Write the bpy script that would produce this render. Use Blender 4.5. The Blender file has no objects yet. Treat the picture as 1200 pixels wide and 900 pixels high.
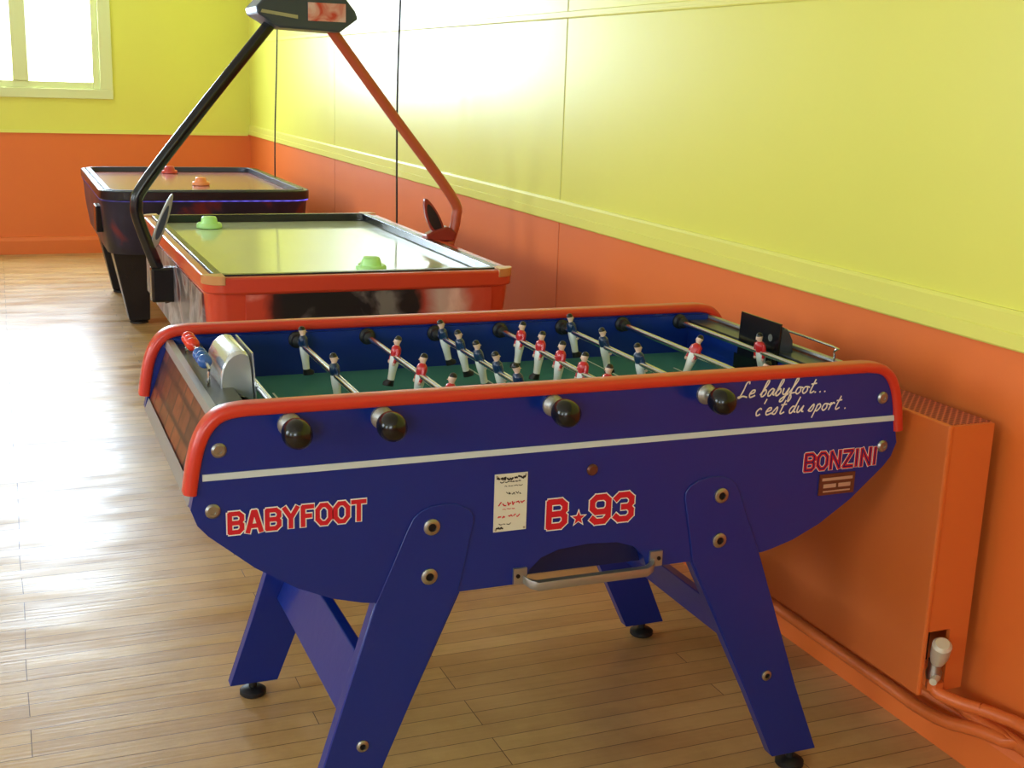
import bpy, math, random
from mathutils import Vector, Matrix
random.seed(7)
C = bpy.context.scene.collection
PI = math.pi

# ------------------------------------------------------------------ materials
def lin(c):
    c = c / 255.0
    return c / 12.92 if c <= 0.04045 else ((c + 0.055) / 1.055) ** 2.4
def rgb(r, g, b): return (lin(r), lin(g), lin(b), 1.0)

def mat(name, col, rough=0.5, metal=0.0, coat=0.0, noise=0.0, nscale=8.0, bump=0.0, bscale=60.0, spec=0.5, emit=None, estr=0.0):
    m = bpy.data.materials.new(name); m.use_nodes = True
    nt = m.node_tree; b = nt.nodes['Principled BSDF']
    b.inputs['Base Color'].default_value = col
    b.inputs['Roughness'].default_value = rough
    b.inputs['Metallic'].default_value = metal
    b.inputs['Coat Weight'].default_value = coat
    b.inputs['Coat Roughness'].default_value = 0.08
    b.inputs['Specular IOR Level'].default_value = spec
    if emit:
        b.inputs['Emission Color'].default_value = emit
        b.inputs['Emission Strength'].default_value = estr
    tc = nt.nodes.new('ShaderNodeTexCoord')
    if noise > 0:
        n = nt.nodes.new('ShaderNodeTexNoise'); n.inputs['Scale'].default_value = nscale
        n.inputs['Detail'].default_value = 5
        nt.links.new(tc.outputs['Object'], n.inputs['Vector'])
        mx = nt.nodes.new('ShaderNodeMixRGB')
        mx.inputs['Color1'].default_value = tuple(c * (1 - noise) for c in col[:3]) + (1,)
        mx.inputs['Color2'].default_value = tuple(min(1, c * (1 + noise)) for c in col[:3]) + (1,)
        nt.links.new(n.outputs['Fac'], mx.inputs['Fac'])
        nt.links.new(mx.outputs['Color'], b.inputs['Base Color'])
    if bump > 0:
        n = nt.nodes.new('ShaderNodeTexNoise'); n.inputs['Scale'].default_value = bscale
        n.inputs['Detail'].default_value = 4
        nt.links.new(tc.outputs['Object'], n.inputs['Vector'])
        bp = nt.nodes.new('ShaderNodeBump'); bp.inputs['Strength'].default_value = bump
        bp.inputs['Distance'].default_value = 0.01
        nt.links.new(n.outputs['Fac'], bp.inputs['Height'])
        nt.links.new(bp.outputs['Normal'], b.inputs['Normal'])
    return m

def floor_mat():
    m = bpy.data.materials.new('oak_floorboards'); m.use_nodes = True
    nt = m.node_tree; b = nt.nodes['Principled BSDF']; L = nt.links.new
    tc = nt.nodes.new('ShaderNodeTexCoord')
    nw = nt.nodes.new('ShaderNodeTexNoise'); nw.inputs['Scale'].default_value = 1.3; nw.inputs['Detail'].default_value = 1
    L(tc.outputs['Object'], nw.inputs['Vector'])
    sc = nt.nodes.new('ShaderNodeVectorMath'); sc.operation = 'SCALE'; sc.inputs['Scale'].default_value = 0.018
    L(nw.outputs['Color'], sc.inputs[0])
    ad = nt.nodes.new('ShaderNodeVectorMath'); ad.operation = 'ADD'
    L(tc.outputs['Object'], ad.inputs[0]); L(sc.outputs['Vector'], ad.inputs[1])
    br = nt.nodes.new('ShaderNodeTexBrick')
    br.inputs['Scale'].default_value = 1.0
    br.inputs['Brick Width'].default_value = 0.93
    br.inputs['Row Height'].default_value = 0.058
    br.inputs['Mortar Size'].default_value = 0.0012
    br.inputs['Mortar Smooth'].default_value = 0.4
    br.inputs['Color1'].default_value = rgb(210, 172, 116)
    br.inputs['Color2'].default_value = rgb(188, 147, 96)
    br.inputs['Mortar'].default_value = rgb(92, 64, 38)
    br.offset = 0.37; br.offset_frequency = 3
    L(ad.outputs['Vector'], br.inputs['Vector'])
    mp = nt.nodes.new('ShaderNodeMapping'); mp.inputs['Scale'].default_value = (2.2, 34, 1)
    L(tc.outputs['Object'], mp.inputs['Vector'])
    n = nt.nodes.new('ShaderNodeTexNoise'); n.inputs['Scale'].default_value = 2.0; n.inputs['Detail'].default_value = 8
    L(mp.outputs['Vector'], n.inputs['Vector'])
    cr = nt.nodes.new('ShaderNodeValToRGB')
    cr.color_ramp.elements[0].position = 0.3; cr.color_ramp.elements[0].color = (0.74, 0.69, 0.62, 1)
    cr.color_ramp.elements[1].position = 0.7; cr.color_ramp.elements[1].color = (1.05, 1.03, 1.0, 1)
    L(n.outputs['Fac'], cr.inputs['Fac'])
    mx = nt.nodes.new('ShaderNodeMixRGB'); mx.blend_type = 'MULTIPLY'; mx.inputs['Fac'].default_value = 0.3
    L(br.outputs['Color'], mx.inputs['Color1']); L(cr.outputs['Color'], mx.inputs['Color2'])
    n3 = nt.nodes.new('ShaderNodeTexNoise'); n3.inputs['Scale'].default_value = 2.6; n3.inputs['Detail'].default_value = 7; n3.inputs['Roughness'].default_value = .7
    L(tc.outputs['Object'], n3.inputs['Vector'])
    cr3 = nt.nodes.new('ShaderNodeValToRGB')
    cr3.color_ramp.elements[0].position = 0.36; cr3.color_ramp.elements[0].color = (0.72, 0.67, 0.6, 1)
    cr3.color_ramp.elements[1].position = 0.58; cr3.color_ramp.elements[1].color = (1, 1, 1, 1)
    L(n3.outputs['Fac'], cr3.inputs['Fac'])
    mx3 = nt.nodes.new('ShaderNodeMixRGB'); mx3.blend_type = 'MULTIPLY'; mx3.inputs['Fac'].default_value = 0.65
    L(mx.outputs['Color'], mx3.inputs['Color1']); L(cr3.outputs['Color'], mx3.inputs['Color2'])
    L(mx3.outputs['Color'], b.inputs['Base Color'])
    mp2 = nt.nodes.new('ShaderNodeMapping'); mp2.inputs['Scale'].default_value = (1.5, 5, 1)
    L(tc.outputs['Object'], mp2.inputs['Vector'])
    n2 = nt.nodes.new('ShaderNodeTexNoise'); n2.inputs['Scale'].default_value = 1.6; n2.inputs['Detail'].default_value = 7
    L(mp2.outputs['Vector'], n2.inputs['Vector'])
    mr = nt.nodes.new('ShaderNodeMapRange'); mr.inputs['From Min'].default_value = .35; mr.inputs['From Max'].default_value = .65
    mr.inputs['To Min'].default_value = 0.28; mr.inputs['To Max'].default_value = 0.46
    L(n2.outputs['Fac'], mr.inputs['Value']); L(mr.outputs['Result'], b.inputs['Roughness'])
    b.inputs['Specular IOR Level'].default_value = 0.5
    bp = nt.nodes.new('ShaderNodeBump'); bp.inputs['Strength'].default_value = 0.28; bp.inputs['Distance'].default_value = 0.003
    mm = nt.nodes.new('ShaderNodeMath'); mm.operation = 'SUBTRACT'
    L(n.outputs['Fac'], mm.inputs[0]); L(br.outputs['Fac'], mm.inputs[1])
    L(mm.outputs[0], bp.inputs['Height']); L(bp.outputs['Normal'], b.inputs['Normal'])
    return m

def worn_reflection_mat(name):
    """muted dark brown panel with upright orange-brown blocks of painted reflection, lying in y,z"""
    m = bpy.data.materials.new(name); m.use_nodes = True
    nt = m.node_tree; b = nt.nodes['Principled BSDF']; L = nt.links.new
    tc = nt.nodes.new('ShaderNodeTexCoord'); sp = nt.nodes.new('ShaderNodeSeparateXYZ'); cb = nt.nodes.new('ShaderNodeCombineXYZ')
    L(tc.outputs['Object'], sp.inputs[0]); L(sp.outputs['Y'], cb.inputs['X']); L(sp.outputs['Z'], cb.inputs['Y'])
    br = nt.nodes.new('ShaderNodeTexBrick'); br.inputs['Scale'].default_value = 1; br.offset = .3
    br.inputs['Brick Width'].default_value = .085; br.inputs['Row Height'].default_value = .047; br.inputs['Mortar Size'].default_value = .010; br.inputs['Mortar Smooth'].default_value = 1.0
    br.inputs['Color1'].default_value = rgb(140, 74, 48); br.inputs['Color2'].default_value = rgb(74, 44, 38); br.inputs['Mortar'].default_value = rgb(54, 34, 34)  # the orange-brown blocks put a reflection into the panel colour
    L(cb.outputs[0], br.inputs['Vector'])
    n = nt.nodes.new('ShaderNodeTexNoise'); n.inputs['Scale'].default_value = 30; n.inputs['Detail'].default_value = 5
    L(cb.outputs[0], n.inputs['Vector'])
    cr = nt.nodes.new('ShaderNodeValToRGB'); cr.color_ramp.elements[0].position = .3; cr.color_ramp.elements[0].color = (.5, .46, .48, 1)
    cr.color_ramp.elements[1].position = .65; cr.color_ramp.elements[1].color = (1.1, 1.05, 1, 1)
    L(n.outputs['Fac'], cr.inputs['Fac'])
    mx = nt.nodes.new('ShaderNodeMixRGB'); mx.blend_type = 'MULTIPLY'; mx.inputs['Fac'].default_value = .9
    L(br.outputs['Color'], mx.inputs['Color1']); L(cr.outputs['Color'], mx.inputs['Color2']); L(mx.outputs['Color'], b.inputs['Base Color'])
    b.inputs['Roughness'].default_value = .32
    return m

def front_mat():
    m = bpy.data.materials.new('cabinet_front_picture'); m.use_nodes = True
    nt = m.node_tree; b = nt.nodes['Principled BSDF']; L = nt.links.new
    tc = nt.nodes.new('ShaderNodeTexCoord'); sp = nt.nodes.new('ShaderNodeSeparateXYZ'); L(tc.outputs['Object'], sp.inputs[0])
    n = nt.nodes.new('ShaderNodeTexNoise'); n.inputs['Scale'].default_value = 9; n.inputs['Detail'].default_value = 4; n.inputs['Distortion'].default_value = .8
    L(tc.outputs['Object'], n.inputs['Vector'])
    s = nt.nodes.new('ShaderNodeMath'); s.operation = 'MULTIPLY_ADD'; s.inputs[1].default_value = .08; L(n.outputs['Fac'], s.inputs[0]); L(sp.outputs['X'], s.inputs[2])
    mr = nt.nodes.new('ShaderNodeMapRange'); mr.inputs['From Min'].default_value = -.40; mr.inputs['From Max'].default_value = .50; L(s.outputs[0], mr.inputs['Value'])
    cr = nt.nodes.new('ShaderNodeValToRGB'); r = cr.color_ramp
    red = rgb(200, 66, 44)
    r.elements[0].position = .13; r.elements[0].color = red
    r.elements[1].position = .92; r.elements[1].color = red
    for p, c in ((.17, rgb(60, 22, 22)), (.20, rgb(24, 22, 26)), (.66, rgb(26, 22, 26)), (.69, rgb(170, 64, 52)), (.75, rgb(200, 170, 162)), (.83, rgb(206, 150, 138)), (.88, rgb(204, 80, 60))):
        e = r.elements.new(p); e.color = c
    L(mr.outputs['Result'], cr.inputs['Fac'])
    n2 = nt.nodes.new('ShaderNodeTexNoise'); n2.inputs['Scale'].default_value = 6; n2.inputs['Detail'].default_value = 4; n2.inputs['Distortion'].default_value = .5; L(tc.outputs['Object'], n2.inputs['Vector'])
    cr2 = nt.nodes.new('ShaderNodeValToRGB'); q = cr2.color_ramp
    q.elements[0].position = .5; q.elements[0].color = (0, 0, 0, 1); q.elements[1].position = .60; q.elements[1].color = (.17, .155, .15, 1)
    e = q.elements.new(.55); e.color = (.07, .055, .055, 1)
    L(n2.outputs['Fac'], cr2.inputs['Fac'])
    mx = nt.nodes.new('ShaderNodeMixRGB'); mx.blend_type = 'ADD'; mx.inputs['Fac'].default_value = 1
    L(cr.outputs['Color'], mx.inputs['Color1']); L(cr2.outputs['Color'], mx.inputs['Color2']); L(mx.outputs['Color'], b.inputs['Base Color'])
    b.inputs['Roughness'].default_value = .4
    return m

def blotch_mat(name, stops, scale, rough=0.35):
    m = bpy.data.materials.new(name); m.use_nodes = True
    nt = m.node_tree; b = nt.nodes['Principled BSDF']; L = nt.links.new
    tc = nt.nodes.new('ShaderNodeTexCoord')
    n = nt.nodes.new('ShaderNodeTexNoise'); n.inputs['Scale'].default_value = scale; n.inputs['Detail'].default_value = 3
    n.inputs['Distortion'].default_value = 1.2
    L(tc.outputs['Object'], n.inputs['Vector'])
    cr = nt.nodes.new('ShaderNodeValToRGB'); r = cr.color_ramp
    r.elements[0].position = stops[0][0]; r.elements[0].color = stops[0][1]
    r.elements[1].position = stops[-1][0]; r.elements[1].color = stops[-1][1]
    for p, c in stops[1:-1]:
        e = r.elements.new(p); e.color = c
    L(n.outputs['Fac'], cr.inputs['Fac']); L(cr.outputs['Color'], b.inputs['Base Color'])
    b.inputs['Roughness'].default_value = rough
    return m

def led_mat():
    m = bpy.data.materials.new('violet_blue_led'); m.use_nodes = True
    nt = m.node_tree; b = nt.nodes['Principled BSDF']; L = nt.links.new
    b.inputs['Base Color'].default_value = rgb(34, 30, 70)
    tc = nt.nodes.new('ShaderNodeTexCoord'); sp = nt.nodes.new('ShaderNodeSeparateXYZ'); L(tc.outputs['Object'], sp.inputs[0])
    mr = nt.nodes.new('ShaderNodeMapRange'); mr.inputs['From Min'].default_value = -.45; mr.inputs['From Max'].default_value = .5
    mr.inputs['To Min'].default_value = .2; mr.inputs['To Max'].default_value = 1.3
    L(sp.outputs['X'], mr.inputs['Value'])
    s1 = nt.nodes.new('ShaderNodeMath'); s1.operation = 'MULTIPLY'; s1.inputs[1].default_value = 110; L(sp.outputs['X'], s1.inputs[0])
    s2 = nt.nodes.new('ShaderNodeMath'); s2.operation = 'SINE'; L(s1.outputs[0], s2.inputs[0])
    s3 = nt.nodes.new('ShaderNodeMapRange'); s3.inputs['From Min'].default_value = -1; s3.inputs['To Min'].default_value = .5; L(s2.outputs[0], s3.inputs['Value'])
    mu = nt.nodes.new('ShaderNodeMath'); mu.operation = 'MULTIPLY'; L(mr.outputs['Result'], mu.inputs[0]); L(s3.outputs['Result'], mu.inputs[1])
    b.inputs['Emission Color'].default_value = (.18, .14, 1, 1); L(mu.outputs[0], b.inputs['Emission Strength'])
    return m

def glass_mat():
    m = bpy.data.materials.new('window_glass'); m.use_nodes = True
    nt = m.node_tree; nt.nodes.remove(nt.nodes['Principled BSDF'])
    o = nt.nodes['Material Output']
    t = nt.nodes.new('ShaderNodeBsdfTransparent'); g = nt.nodes.new('ShaderNodeBsdfGlossy'); g.inputs['Roughness'].default_value = 0.02
    mx = nt.nodes.new('ShaderNodeMixShader'); mx.inputs['Fac'].default_value = 0.05
    nt.links.new(t.outputs[0], mx.inputs[1]); nt.links.new(g.outputs[0], mx.inputs[2]); nt.links.new(mx.outputs[0], o.inputs['Surface'])
    return m

M = {}
M['yellow'] = mat('yellow_green_wall_paint', rgb(230, 227, 100), 0.34, noise=0.03, nscale=2, bump=0.03, bscale=14)
M['orange'] = mat('orange_wall_paint', rgb(230, 116, 48), 0.45, noise=0.04, nscale=2, bump=0.03, bscale=14)
M['yellow_trim'] = mat('yellow_trim_paint', rgb(232, 228, 110), 0.36)
M['seam'] = mat('yellow_seam', rgb(202, 199, 86), 0.5)
M['seam_o'] = mat('orange_seam', rgb(208, 102, 44), 0.5)
M['ceiling'] = mat('white_ceiling_paint', rgb(225, 226, 222), 0.8)
M['floor'] = floor_mat()
M['winframe'] = mat('pale_window_paint', rgb(226, 230, 170), 0.4)
M['glass'] = glass_mat()
M['blue'] = mat('blue_lacquer', rgb(0, 36, 128), 0.3, coat=0.15, noise=0.05, nscale=5, bump=0.04, bscale=40)
M['blue_in'] = mat('blue_inner_paint', rgb(6, 42, 130), 0.35)
M['blue_shade'] = mat('shaded_blue', rgb(4, 18, 72), 0.5)  # darker copy of the blue, paints shade under the cabinet
M['red'] = mat('red_rim_lacquer', rgb(204, 52, 34), 0.36, coat=0.15)
M['white_strip'] = mat('pale_grey_strip', rgb(200, 210, 214), 0.4)
M['green'] = mat('green_linoleum', rgb(70, 134, 120), 0.22, noise=0.06, nscale=6)
M['line'] = mat('white_field_line', rgb(200, 210, 200), 0.4)
M['chrome'] = mat('brushed_steel', rgb(205, 208, 210), 0.2, metal=1.0)
M['hood'] = mat('bright_cast_chrome', rgb(222, 226, 230), 0.24, metal=0.65, coat=.4)
M['steel'] = mat('dull_steel', rgb(165, 164, 160), 0.38, metal=1.0)
M['alu'] = mat('brushed_aluminium', rgb(165, 166, 166), 0.42, metal=0.85)
M['black'] = mat('black_plastic', rgb(14, 14, 16), 0.22)
M['rubber'] = mat('black_rubber', rgb(22, 22, 24), 0.5)
M['darkgrey'] = mat('dark_grey_metal', rgb(66, 74, 88), 0.35, metal=0.5)
M['bolt_dark'] = mat('bolt_socket', rgb(20, 20, 26), 0.4, metal=0.5)
M['endpanel'] = worn_reflection_mat('brown_orange_end_panel')
M['txt_red'] = mat('red_letter', rgb(200, 24, 44), 0.4)
M['txt_white'] = mat('white_letter', rgb(228, 226, 220), 0.4)
M['txt_blue'] = mat('dark_blue_letter', rgb(20, 24, 96), 0.4)
M['txt_black'] = mat('black_print', rgb(20, 20, 20), 0.4)
M['plate'] = mat('cream_plate', rgb(216, 214, 200), 0.4)
M['badge'] = mat('bronze_plaque', rgb(105, 62, 48), 0.35, metal=0.4)
M['badge2'] = mat('bronze_light', rgb(190, 160, 140), 0.4, metal=0.3)
M['skin'] = mat('skin_enamel', rgb(226, 190, 168), 0.4)
M['hair'] = mat('hair_enamel', rgb(18, 14, 12), 0.35)
M['shirt_red'] = mat('red_shirt_enamel', rgb(190, 24, 30), 0.3, coat=.2)
M['shirt_blue'] = mat('dark_blue_shirt_enamel', rgb(14, 44, 78), 0.3, coat=.2)
M['shorts'] = mat('white_shorts_enamel', rgb(230, 232, 228), 0.35, coat=.2)
M['boot'] = mat('black_boot_enamel', rgb(14, 14, 16), 0.35)
M['bead_red'] = mat('red_bead', rgb(220, 56, 34), 0.25)
M['bead_blue'] = mat('blue_bead', rgb(50, 92, 160), 0.25)
M['ah_red'] = mat('red_orange_laminate', rgb(206, 66, 40), 0.3, coat=0.3)
M['ah_redtube'] = mat('orange_brown_tube', rgb(180, 76, 48), 0.35)
M['ah_redbr'] = mat('reddish_bracket', rgb(140, 44, 36), 0.3)
M['ah_surface'] = mat('glossy_pale_green_play_surface', rgb(218, 226, 198), 0.09, noise=0.03, nscale=3, spec=1.0)
M['ah_dark'] = mat('black_laminate', rgb(26, 26, 34), 0.25)
M['ah_side'] = blotch_mat('grey_graphic_side', [(0.32, rgb(40, 34, 38)), (0.46, rgb(100, 92, 92)), (0.54, rgb(150, 142, 140)), (0.62, rgb(110, 62, 56)), (0.75, rgb(60, 52, 56))], 6)
M['ah_front'] = front_mat()
M['ah_pink'] = blotch_mat('pale_pink_graphic', [(0.35, rgb(190, 60, 44)), (0.5, rgb(206, 140, 128)), (0.7, rgb(214, 186, 180))], 14)
M['ah_cap'] = mat('satin_corner_cap', rgb(206, 150, 96), 0.3, metal=0.3)
M['ah2_surface'] = mat('dull_reddish_pink_play_surface', rgb(178, 112, 108), 0.18)
M['ah2_side'] = blotch_mat('red_navy_side', [(0.35, rgb(20, 18, 36)), (0.55, rgb(34, 28, 54)), (0.68, rgb(110, 36, 40)), (0.85, rgb(44, 30, 50))], 4)
M['led'] = led_mat()
M['mallet_green'] = mat('pale_lime_plastic', rgb(186, 240, 150), 0.3)
M['mallet_orange'] = mat('orange_plastic', rgb(244, 150, 96), 0.3)
M['mallet_red'] = mat('red_plastic', rgb(200, 70, 60), 0.3)
M['orange_metal'] = mat('orange_radiator_enamel', rgb(218, 110, 48), 0.4, coat=0.05)
M['pipe'] = mat('orange_pipe_paint', rgb(216, 108, 50), 0.35, bump=.25, bscale=30)
M['valve'] = mat('cream_metal_valve', rgb(212, 204, 184), 0.35, metal=0.2)
M['cable'] = mat('black_cable', rgb(20, 18, 18), 0.5)
def grille_mat():
    m = bpy.data.materials.new('perforated_grille'); m.use_nodes = True
    nt = m.node_tree; b = nt.nodes['Principled BSDF']; L = nt.links.new
    tc = nt.nodes.new('ShaderNodeTexCoord')
    mp = nt.nodes.new('ShaderNodeMapping'); mp.inputs['Rotation'].default_value = (0, 0, PI / 4); mp.inputs['Scale'].default_value = (85, 85, 0)
    L(tc.outputs['Object'], mp.inputs['Vector'])
    ck = nt.nodes.new('ShaderNodeTexVoronoi'); ck.voronoi_dimensions = '2D'; ck.inputs['Randomness'].default_value = 0.0; ck.inputs['Scale'].default_value = 1.0
    L(mp.outputs['Vector'], ck.inputs['Vector'])
    cr = nt.nodes.new('ShaderNodeValToRGB'); cr.color_ramp.elements[0].position = 0.38; cr.color_ramp.elements[0].color = rgb(120, 44, 34)
    cr.color_ramp.elements[1].position = 0.46; cr.color_ramp.elements[1].color = rgb(206, 112, 84)
    L(ck.outputs['Distance'], cr.inputs['Fac']); L(cr.outputs['Color'], b.inputs['Base Color'])
    b.inputs['Roughness'].default_value = 0.4
    return m
M['grille'] = grille_mat()

# ------------------------------------------------------------------ mesh builder
class MB:
    def __init__(s): s.v = []; s.f = []; s.mi = []
    def add(s, vs, fs, mi=0):
        o = len(s.v); s.v += [tuple(v) for v in vs]
        for f in fs: s.f.append([i + o for i in f]); s.mi.append(mi)
    def box(s, x0, x1, y0, y1, z0, z1, mi=0):
        vs = [(x0, y0, z0), (x1, y0, z0), (x1, y1, z0), (x0, y1, z0), (x0, y0, z1), (x1, y0, z1), (x1, y1, z1), (x0, y1, z1)]
        s.add(vs, [(0, 3, 2, 1), (4, 5, 6, 7), (0, 1, 5, 4), (1, 2, 6, 5), (2, 3, 7, 6), (3, 0, 4, 7)], mi); return s
    def prism_xz(s, pts, y0, y1, mi=0):      # outline in x,z, extruded along y
        n = len(pts); vs = [(x, y0, z) for x, z in pts] + [(x, y1, z) for x, z in pts]
        fs = [list(range(n)), list(range(2 * n - 1, n - 1, -1))] + [(i, i + n, (i + 1) % n + n, (i + 1) % n) for i in range(n)]
        s.add(vs, fs, mi); return s
    def loft(s, rings, mi=0, cap=True, mis=None, closed=True):
        n = len(rings[0]); vs = [p for r in rings for p in r]; o = len(s.v)
        s.v += [tuple(v) for v in vs]
        for k in range(len(rings) - 1):
            for i in range(n if closed else n - 1):
                j = (i + 1) % n
                s.f.append([o + k * n + i, o + k * n + j, o + (k + 1) * n + j, o + (k + 1) * n + i]); s.mi.append(mis[k] if mis else mi)
        if cap:
            s.f.append([o + i for i in range(n - 1, -1, -1)]); s.mi.append(mis[0] if mis else mi)
            s.f.append([o + (len(rings) - 1) * n + i for i in range(n)]); s.mi.append(mis[-1] if mis else mi)
        return s
    def tube(s, path, r, n=12, mi=0, rs=None):
        P = [Vector(p) for p in path]; rings = []
        t0 = (P[1] - P[0]).normalized(); up = Vector((0, 0, 1)) if abs(t0.z) < 0.9 else Vector((1, 0, 0))
        a = t0.cross(up).normalized()
        for i, p in enumerate(P):
            if i == 0: t = P[1] - P[0]
            elif i == len(P) - 1: t = P[-1] - P[-2]
            else: t = (P[i + 1] - p).normalized() + (p - P[i - 1]).normalized()
            t.normalize(); a = (a - t * a.dot(t)).normalized(); b = t.cross(a)
            rr = rs[i] if rs else r
            rings.append([p + (a * math.cos(2 * PI * k / n) + b * math.sin(2 * PI * k / n)) * rr for k in range(n)])
        return s.loft(rings, mi)
    def lathe(s, prof, c, axis='z', n=20, mi=0):   # prof: (r, h)
        rings = []
        for r, h in prof:
            ring = []
            for k in range(n):
                a = 2 * PI * k / n; p, q = r * math.cos(a), r * math.sin(a)
                ring.append((c[0] + p, c[1] + q, c[2] + h) if axis == 'z' else ((c[0] + p, c[1] + h, c[2] + q) if axis == 'y' else (c[0] + h, c[1] + p, c[2] + q)))
            rings.append(ring)
        return s.loft(rings, mi)
    def sweep_xz(s, path, prof, ym, mi=0):
        rings = []
        for i, (x, z) in enumerate(path):
            a = path[max(0, i - 1)]; b = path[min(len(path) - 1, i + 1)]
            tx, tz = b[0] - a[0], b[1] - a[1]; l = math.hypot(tx, tz); nx, nz = -tz / l, tx / l
            rings.append([(x + nx * q, ym + p, z + nz * q) for p, q in prof])
        return s.loft(rings, mi)
    def ring(s, outer, inner, z0, z1, mi=0, mi_top=None):
        n = len(outer)
        vs = [(x, y, z0) for x, y in outer] + [(x, y, z1) for x, y in outer] + [(x, y, z0) for x, y in inner] + [(x, y, z1) for x, y in inner]
        fo = []; ft = []
        for i in range(n):
            j = (i + 1) % n
            fo += [(i, j, n + j, n + i), (2 * n + j, 2 * n + i, 3 * n + i, 3 * n + j), (j, i, 2 * n + i, 2 * n + j)]
            ft.append((n + i, n + j, 3 * n + j, 3 * n + i))
        o = len(s.v); s.v += vs
        for f in fo: s.f.append([q + o for q in f]); s.mi.append(mi)
        for f in ft: s.f.append([q + o for q in f]); s.mi.append(mi if mi_top is None else mi_top)
        return s
    def build(s, name, mats, parent=None, smooth=35, bevel=0, loc=None):
        me = bpy.data.meshes.new(name); me.from_pydata(s.v, [], s.f)
        if not isinstance(mats, (list, tuple)): mats = [mats]
        for m in mats: me.materials.append(m)
        for p, k in zip(me.polygons, s.mi): p.material_index = k
        import bmesh
        bm = bmesh.new(); bm.from_mesh(me); bmesh.ops.recalc_face_normals(bm, faces=bm.faces); bm.to_mesh(me); bm.free()
        if smooth:
            me.polygons.foreach_set('use_smooth', [True] * len(me.polygons))
            me.set_sharp_from_angle(angle=math.radians(smooth))
        o = bpy.data.objects.new(name, me); C.objects.link(o)
        if parent: o.parent = parent
        if loc: o.location = loc
        if bevel:
            b = o.modifiers.new('bevel', 'BEVEL'); b.width = bevel; b.segments = 2; b.limit_method = 'ANGLE'; b.angle_limit = math.radians(40)
        return o

def tag(o, label, cat, group=None):
    o['label'] = label; o['category'] = cat
    if group: o['group'] = group
    return o
def thing(name, label, cat, loc, group=None, rz=0):
    o = bpy.data.objects.new(name, None); C.objects.link(o); o.location = loc; o.rotation_euler = (0, 0, rz)
    o.empty_display_size = 0.1
    return tag(o, label, cat, group)
def struct(o): o['kind'] = 'structure'; return o
def smooth_path(pts, sub=6):
    out = []; n = len(pts)
    for i in range(n - 1):
        p0 = pts[max(0, i - 1)]; p1 = pts[i]; p2 = pts[i + 1]; p3 = pts[min(n - 1, i + 2)]
        for k in range(sub):
            t = k / sub
            out.append(tuple(0.5 * ((2 * b) + (c - a) * t + (2 * a - 5 * b + 4 * c - d) * t * t + (-a + 3 * b - 3 * c + d) * t ** 3) for a, b, c, d in zip(p0, p1, p2, p3)))
    out.append(tuple(pts[-1])); return out

# ------------------------------------------------------------------ room
XW, YF, XL, YB, ZC, ZR = 1.85, 9.95, -3.6, -2.6, 2.8, 0.905
struct(MB().box(XL - .1, XW + .1, YB - .1, YF + .1, -0.1, 0).build('floor', M['floor'], smooth=0))
struct(MB().box(XL - .1, XW + .1, YB - .1, YF + .1, ZC, ZC + .1).build('ceiling', M['ceiling'], smooth=0))
def wall(name, axis, c0, c1, u0, u1, openings):
    us = sorted({u0, u1} | {o[0] for o in openings} | {o[1] for o in openings}); zs = sorted({0, ZR, ZC} | {o[2] for o in openings} | {o[3] for o in openings})
    mb = MB()
    for i in range(len(us) - 1):
        for j in range(len(zs) - 1):
            um, zm = (us[i] + us[i + 1]) / 2, (zs[j] + zs[j + 1]) / 2
            if any(o[0] < um < o[1] and o[2] < zm < o[3] for o in openings): continue
            k = 0 if zm < ZR else 1
            if axis == 'x': mb.box(c0, c1, us[i], us[i + 1], zs[j], zs[j + 1], k)
            else: mb.box(us[i], us[i + 1], c0, c1, zs[j], zs[j + 1], k)
    return struct(mb.build(name, [M['orange'], M['yellow']], smooth=0))
wall('wall_right', 'x', XW, XW + .1, YB, YF, [])
far_open = [(-0.36, 0.74, 1.22, 2.35)]
left_open = [(-1.2, 0.2, 1.1, 2.35), (2.0, 3.4, 1.1, 2.35), (5.2, 6.6, 1.1, 2.35)]
fill_open = [(-2.6, -1.0, 1.1, 2.35)]  # opening of the added fill window behind the camera
wall('wall_far', 'y', YF, YF + .1, XL, XW, far_open)
wall('wall_left', 'x', XL - .1, XL, YB, YF, left_open)
wall('wall_back', 'y', YB - .1, YB, XL, XW, fill_open)
def prof_trim(name, z0, z1, d, m):
    mb = MB()
    pr = [(XW, z0), (XW - d * .8, z0), (XW - d, z0 + .004), (XW - d, z0 + (z1 - z0) * .42), (XW - d * .8, z0 + (z1 - z0) * .45), (XW - d * .8, z0 + (z1 - z0) * .9), (XW - d * .5, z1), (XW, z1)]
    mb.loft([[(x, YB, z) for x, z in pr], [(x, YF, z) for x, z in pr]])
    return struct(mb.build(name, m, smooth=0))
prof_trim('trim_1', ZR - .003, 0.980, 0.015, M['yellow_trim'])
prof_trim('trim_2', 1.602, 1.626, 0.007, M['yellow_trim'])
mb = MB()
for y in (0.8, 4.05, 7.29): mb.box(XW - .0012, XW, y - .003, y + .003, 0.980, ZC)
struct(mb.build('trim_3', M['seam'], smooth=0))
mb = MB()
for y in (0.8, 4.05, 7.29): mb.box(XW - .0012, XW, y - .003, y + .003, 0.10, ZR - .003)
struct(mb.build('trim_4', M['seam_o'], smooth=0))
mb = MB(); pr = [(XW, 0), (XW - .02, 0), (XW - .02, .085), (XW - .012, .1), (XW, .105)]
mb.loft([[(x, YB, z) for x, z in pr], [(x, YF, z) for x, z in pr]])
struct(mb.build('baseboard_right', M['orange'], smooth=0))
mb = MB(); pr = [(YF, 0), (YF - .03, 0), (YF - .03, .10), (YF - .018, .125), (YF, .13)]
mb.loft([[(XL, y, z) for y, z in pr], [(XW - .02, y, z) for y, z in pr]])
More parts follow.
